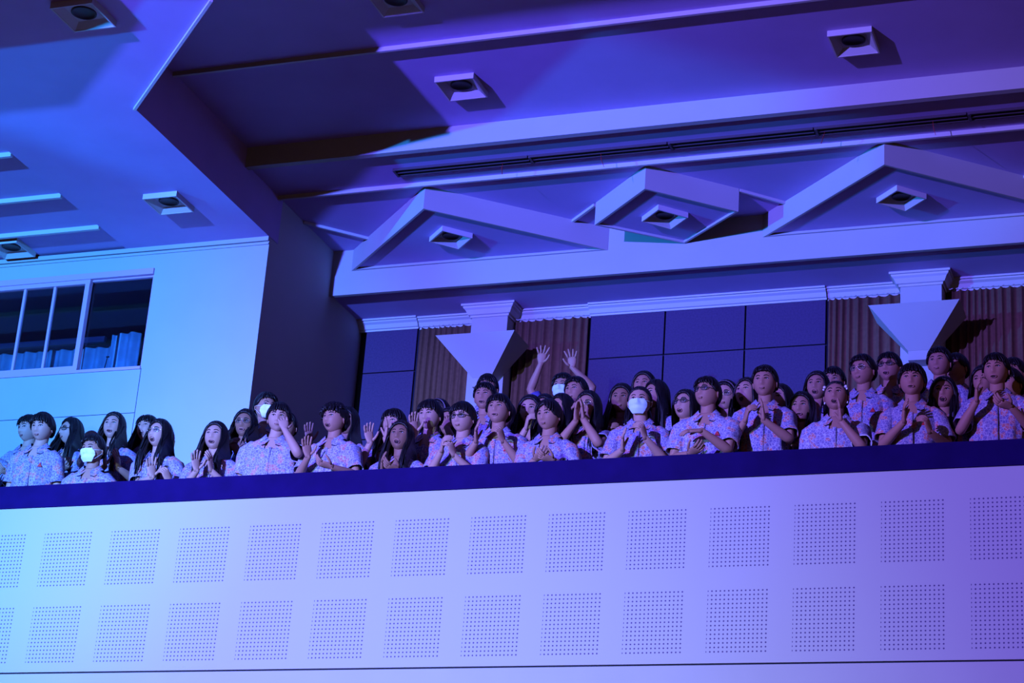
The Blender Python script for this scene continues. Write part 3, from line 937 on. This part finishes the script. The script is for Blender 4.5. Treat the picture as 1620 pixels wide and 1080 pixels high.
    if band:
        m_ = MB(); rw = []
        for o1, dz in ((.015, -.012), (.021, 0), (.015, .012)):
            rw.append([TH(((HA+o1)*math.sin(t)*1.0, -(HB+o1)*.42+dz-.012, (HC+o1)*math.cos(t)*.92)) for t in [math.radians(-100+200*i/20) for i in range(21)]])
        m_.grid(rw, 'band', closed=False); m_.build('head_band', ho)
    if clips:
        for sx in (-1, 1):
            c = MB(); c.ball(TH((sx*.075, -.050, .058)), (.011, .008, .010), 'pearl', 10, 6); c.ball(TH((sx*.082, -.045, .042)), (.008, .006, .008), 'pearl', 8, 6); c.build('hair_clip', ho)
            c = MB(); c.ball(TH((sx*.080, -.004, -.044)), (.006, .006, .009), 'pearl', 8, 6); c.build('earring', root)
    # ---- glasses, mask
    if glasses:
        rad = .0012 if glasses == 'wire' else .0024
        g_ = MB(); ln = MB()
        for sx in (-1, 1):
            cx, cz = sx*.033, .010; fy = face_y(cx, cz)-.013
            ring = [TH((cx+.024*math.cos(t)*(1 if glasses == 'wire' else 1.05), fy+.010*(abs(cx+.024*math.cos(t))-.033)/.033, cz+(.020 if glasses == 'wire' else .0165)*math.sin(t))) for t in [2*math.pi*i/16 for i in range(17)]]
            g_.tube(ring, [rad]*17, glasses, 6, round_end=False)
            c = TH((cx, fy, cz)); ln.add([c]+ring[:16], [(0, i+1, (i+1) % 16+1) for i in range(16)], 'glass')
            g_.tube([TH((sx*.057, fy+.008, cz+.006)), TH((sx*(HA+.006), -.03, .010)), TH((sx*(HA+.006), .012, .006))], [rad]*3, glasses, 6)
        g_.tube([TH((-.010, face_y(0, .014)-.003, .014)), TH((0, face_y(0, .014)-.005, .017)), TH((.010, face_y(0, .014)-.003, .014))], [rad]*3, glasses, 6)
        go = g_.build('glasses', root); ln.build('lens', go)
    if mask:
        k = MB(); rw = []
        for i in range(11):
            t = i/10; z = .004-.104*t; wd = .050+.020*t/.25 if t < .25 else .070-.032*((t-.25)/.75)**2; row = []
            for j in range(17):
                x = wd*(-1+2*j/16); pl_ = .002*math.sin(t*22)
                yb = face_y(x*.85, max(z, -.085)*.98)-.006
                yb = min(yb, -HB*math.sqrt(max(.05, 1-(x/(HA*1.02))**2))*(1-.10*t)-.004-.008*math.exp(-(x/.022)**2)*max(0, 1-abs(t-.3)*1.2))
                row.append((x, yb-pl_-.003+.026*max(0, t-.72)/.28*.8, z))
            rw.append(row)
        back = [[(x, yy+.003, z) for x, yy, z in r] for r in rw]
        k.grid(rw, mask, closed=False, T=TH); k.grid(back[::-1], mask, closed=False, T=TH)
        mo = k.build('face_mask', root); l = MB()
        for sx in (-1, 1):
            l.tube([TH((sx*.060, face_y(.05, -.01)-.004, -.008)), TH((sx*(HA+.004), -.01, -.002)), TH((sx*(HA+.006), .016, -.012)), TH((sx*(HA+.002), -.006, -.035)), TH((sx*.055, face_y(.045, -.07)-.003, -.075))], [.0013]*5, mask, 5)
        l.build('ear_loop', mo)
    # ---- trousers and shoes, standing on the tier
    tr = MB(); zt = shz-.48
    tr.grid([[(w*rx*math.cos(t), ry*math.sin(t), z) for t in [2*math.pi*i/20 for i in range(20)]] for z, rx, ry in ((zt-.10, .150, .105), (zt, .150, .105), (zt+.05, .14, .10))], 'trouser', T=B)
    for sx in (-1, 1):
        tr.tube([B((sx*.078*w, 0, zt-.08)), B((sx*.080*w, -.01, (zt-.08)*.55)), B((sx*.082*w, .005, .07))], [.085, .068, .055], 'trouser', 12, round_end=False)
    tr.build('trousers', root)
    for sx in (-1, 1):
        so_ = MB(); rw = []
        for t, wd, hh in ((-1, .02, .03), (-.8, .036, .045), (-.3, .042, .055), (.4, .036, .075), (.9, .034, .08), (1, .02, .06)):
            rw.append([(sx*.085*w+wd*math.cos(a), -.045+t*.12, max(0.001, hh*.5+hh*.5*math.sin(a))) for a in [2*math.pi*i/12 for i in range(12)]])
        so_.grid(rw, 'shoe', T=B); so_.build('shoe', root)
    tag(root, 'person '+label, 'person', group)
    return root, side_done


A_ = 'person'
person('person at the left photo edge, mostly cut off, one clasped hand showing', -22, 692, 14.30, 30, 0, hair='short', hands=(('R', 12, 747, 'cup'), ('L', -5, 752, 'cup')), emblem=False)
person('half hidden boy behind the leftmost boy, face turned left', 46, 680, 14.45, 48, 0, hair='short', skin='skin_fair', by=10)
person('boy with thick black hair and arms down, first whole figure from the left', 67, 678, 13.80, 30, -3, hair='bowl', skin='skin_fair', dx=.02, by=8)
person('long haired girl in dark glasses looking left, second row at the left', 112, 684, 14.66, 58, 8, hair='long', glasses='glasses', skin='skin_fair', hands=(('L', 103, 738, 'cup'),), by=20)
person('low boy in a pale face mask near the left end of the rail', 147, 713, 13.80, 34, 0, hair='crop', mask='maskw', by=6)
person('girl with long straight hair clapping behind the low masked boy', 180, 676, 14.32, 22, 12, hair='long', skin='skin_fair', mouth=.25, hands=(('L', 166, 727, 'clap'), ('R', 186, 730, 'clap')), by=10)
person('open-mouthed long haired girl behind the girl in glasses, left group', 233, 680, 14.70, 32, 18, hair='long_fringe', mouth=1, skin='skin_fair', hands=(('L', 195, 752, 'clapflat'),), by=15)
person('girl in glasses singing with long hair, at the rail before the pale wall', 252, 688, 13.85, 38, 12, hair='long', mouth=.7, glasses='wire', skin='skin_fair', hands=(('L', 240, 744, 'open'), ('R', 264, 752, 'fist')), by=14)
person('girl alone before the pale wall, long hair, both palms up', 341, 692, 13.82, 20, 10, hair='long', mouth=.35, skin='skin_fair', hands=(('L', 310, 734, 'open'), ('R', 333, 734, 'clap')), by=6)
person('girl in round glasses and a dark floral blouse, wavy shoulder hair', 388, 672, 14.35, 18, 5, hair='wavy', glasses='wire', skin='skin_dark', mouth=.15, shirt='floral', emblem=False, hands=(('L', 365, 706, 'fist'), ('R', 372, 708, 'fist')), by=12)
person('boy in a white face mask at the dark wall corner, behind others', 420, 645, 14.66, -22, 4, hair='crop', mask='maskw', by=-5)
person('fringed boy rubbing his eye with one hand', 441, 663, 13.84, 6, 3, hair='bowl', w=1.22, emblem=False, shirt='shirt2', skin='skin_fair', dx=.03, by=0, hands=(('R', 449, 671, 'face', .15),))
person('person almost hidden behind the boy rubbing his eye, sleeve and arm showing', 452, 676, 14.62, 10, 0, hair='short', emblem=False, dx=-.05, hands=(('R', 478, 735, 'open'),))
person('boy with big curly hair and open mouth, hands apart', 529, 664, 13.85, 38, 6, hair='curly', mouth=.55, dx=.0, emblem=False, w=1.05, shirt='shirt2', by=14, hands=(('L', 486, 712, 'open'), ('R', 515, 735, 'cup', .3)))
person('long haired girl hidden behind the curly haired boy, one hand showing', 549, 668, 14.74, 25, 2, hair='long', hands=(('L', 489, 689, 'open', .3),), dx=.02)
person('girl with long hair and one raised palm, before the blue wall panel', 623, 672, 14.30, 28, 10, hair='long_fringe', mouth=.25, skin='skin_fair', hands=(('L', 584, 690, 'open'), ('R', 611, 682, 'open', .2)), by=14)
person('small open-mouthed girl low at the rail, below the raised palm girl', 634, 692, 13.76, 18, 12, hair='long', mouth=.6, skin='skin_dark', hands=(('L', 605, 737, 'clap'), ('R', 622, 740, 'cup')), by=4)
person('boy with straight fringe and one raised hand, left of the boy in glasses', 680, 659, 14.06, 26, 0, hair='bowl', skin='skin_fair', emblem=False, hands=(('L', 655, 674, 'open'),), by=10)
person('person with a pale head band behind the straight fringe boy', 694, 655, 15.25, 30, 8, hair='long_back', band=True)
person('long haired girl with a hand over her face, behind the boy in glasses', 712, 670, 14.62, 32, 5, hair='long', hands=(('R', 706, 669, 'face', .16),), by=12, emblem=False)
person('boy in dark rimmed glasses with both fists clasped', 732, 663, 13.85, 28, 0, hair='bowl', glasses='glasses', emblem=False, skin='skin_fair', hands=(('L', 700, 703, 'fist'), ('R', 715, 710, 'fist')), by=6)
person('tall boy in front of the left pier, smiling upward', 767, 629, 14.95, 18, 8, hair='short', mouth=.25, emblem=False, by=4)
person('person, topmost dark head in front of the left pier, face mostly hidden', 771, 615, 15.75, 10, -4, hair='short', emblem=False, glasses='glasses')
person('sturdy boy with upward gaze, hands apart, right below the left pier', 789, 650, 13.96, 20, 12, hair='bowl', mouth=.12, w=1.12, skin='skin', hands=(('L', 753, 688, 'clap'), ('R', 793, 688, 'fist')), by=4)
person('long haired girl mostly hidden behind the sturdy boy', 797, 660, 14.48, 5, 2, hair='long', emblem=False)
person('person with light fringe and a hand at the chest, right of the sturdy boy', 839, 651, 14.28, 14, 3, hair='long_back', skin='skin_fair', emblem=False, mouth=.1, hands=(('L', 834, 668, 'fist'),), by=4)
person('dark haired figure mostly hidden behind the parted hair boy', 862, 648, 15.35, 20, 2, hair='long_back', emblem=False)
person('boy with long parted hair looking left, palms joined low at the rail', 868, 659, 13.78, 30, -3, hair='parted', skin='skin', emblem=False, hands=(('L', 853, 722, 'cup'), ('R', 866, 725, 'cup')), by=8)
person('girl facing left, bare forehead, behind the parted hair boy', 889, 648, 14.72, 48, 4, hair='long', emblem=False, by=15)
person('person in a face mask with both arms raised high, back row', 891, 614, 15.80, 24, 6, hair='crop', mask='mask', shirt='darkshirt', emblem=False, by=0, hands=(('L', 857, 566, 'raise', .12), ('R', 905, 572, 'raise', .12)))
person('boy below the raised arms, chin up', 911, 621, 14.96, 30, 8, hair='crop', emblem=False, hands=(('L', 903, 650, 'fist'),), by=8)
person('long haired girl in glasses cupping both hands at her mouth', 931, 645, 14.06, 24, 5, hair='long', glasses='wire', emblem=False, hands=(('L', 912, 655, 'pray', .22), ('R', 922, 652, 'pray', .20)), by=6)
person('girl with shoulder hair left of the masked girl, hands loosely clasped', 984, 633, 14.42, 14, 2, hair='long_back', skin='skin_dark', emblem=False, hands=(('L', 963, 683, 'fist'), ('R', 976, 690, 'fist')), by=4)
person('girl behind, peeking above the masked girl', 1019, 612, 15.20, 18, 10, hair='long_back', emblem=False)
person('long dark haired girl seen from the side, right behind the masked girl', 1038, 626, 14.85, 52, 6, hair='long', emblem=False, by=20)
person('girl in a blue face mask with tied hair, one hand at the chest', 1012, 636, 13.86, 10, 2, hair='tied', mask='mask', skin='skin_fair', dx=-.01, by=0, hands=(('R', 1018, 682, 'fist'), ('L', 985, 700, 'clap')))
person('bob haired girl in glasses singing, left of the broad boy', 1085, 643, 14.20, 32, 14, hair='bob', mouth=.5, glasses='glasses', skin='skin_fair', emblem=False, by=10)
person('broad boy in dark rimmed glasses with arms crossing his chest', 1119, 623, 13.80, 34, 12, hair='short', glasses='glasses', w=1.18, shirt='shirt2', hands=(('R', 1098, 681, 'cross', .26), ('L', 1098, 713, 'cup')), by=6)
person('girl in round glasses and a pale head band', 1149, 628, 14.60, 20, 0, hair='long_back', band=True, glasses='wire', skin='skin_fair', emblem=False)
person('bob haired girl shouting with a wide open mouth', 1182, 624, 14.22, 28, 18, hair='bob', mouth=1.1, skin='skin_fair', emblem=False, by=8)
person('tall boy with cropped hair and palms apart, right of the shouting girl', 1210, 606, 13.98, 14, 4, hair='crop', hands=(('L', 1181, 655, 'fist'), ('R', 1207, 653, 'pray')), by=0)
person('long haired girl half hidden behind the tall cropped boy', 1235, 634, 14.60, 32, 6, hair='long', skin='skin_fair', emblem=False)
person('long haired girl below the blue panels, lips closed, arm tucked', 1269, 647, 14.30, 16, 5, hair='long', emblem=False, mouth=.12, hands=(('L', 1256, 700, 'low'),), by=4)
person('singing girl with long hair right in front of the panel edge', 1293, 613, 15.00, 14, 10, hair='long', mouth=.6, emblem=False)
person('boy behind, only hair and brow above the girl with hair clips', 1319, 605, 15.65, 14, 2, hair='short', emblem=False)
person('girl with hair clips and earrings, hand held up at her chin', 1323, 628, 13.85, 10, 12, hair='tied', mouth=.5, clips=True, piping=True, emblem=False, shirt='shirt2', w=1.08, hands=(('R', 1329, 654, 'pray', .2),), by=0)
person('tall boy in thin glasses before the dark curtain, looking left', 1365, 588, 14.50, 28, 3, hair='crop', glasses='wire', by=4)
person('boy in dark glasses with parted lips, left of the right pier', 1407, 583, 15.00, 20, 8, hair='short', glasses='glasses', mouth=.3, by=4)
person('boy with round bowl haircut at the rail, hands apart at the chest', 1443, 604, 13.74, 6, 8, hair='bowl', mouth=.1, hands=(('L', 1430, 655, 'clap'), ('R', 1468, 672, 'fist')), by=0)
person('tallest boy in front of the right pier, eyes lowered', 1486, 575, 15.25, 16, 4, hair='crop', emblem=False, w=1.05)
person('boy to the right of the tallest boy, ear and cheek in profile', 1513, 584, 15.65, 36, 3, hair='short', emblem=False, by=10, hands=(('R', 1522, 632, 'clap', .3),))
person('open-mouthed girl with long hair over one shoulder, below the tallest boy', 1493, 624, 13.99, 6, 10, hair='long_back', mouth=.6, emblem=False, by=0)
person('clapping boy at the right end of the rail', 1576, 587, 13.90, 14, 4, hair='short', mouth=.2, emblem=False, w=1.05, hands=(('L', 1545, 622, 'clap'), ('R', 1590, 640, 'cup', .3)), by=0)
person('girl peeking out left of the clapping boy at the right end', 1557, 605, 14.78, 20, 2, hair='long', emblem=False)
person('dark haired figure behind the clapping boy, ear showing', 1604, 592, 15.30, 30, 2, hair='short', emblem=False)
person('person, lowest one half hidden right of the clapping boy, at the photo edge', 1598, 610, 14.34, 34, 2, hair='short', emblem=False, dx=-.06)
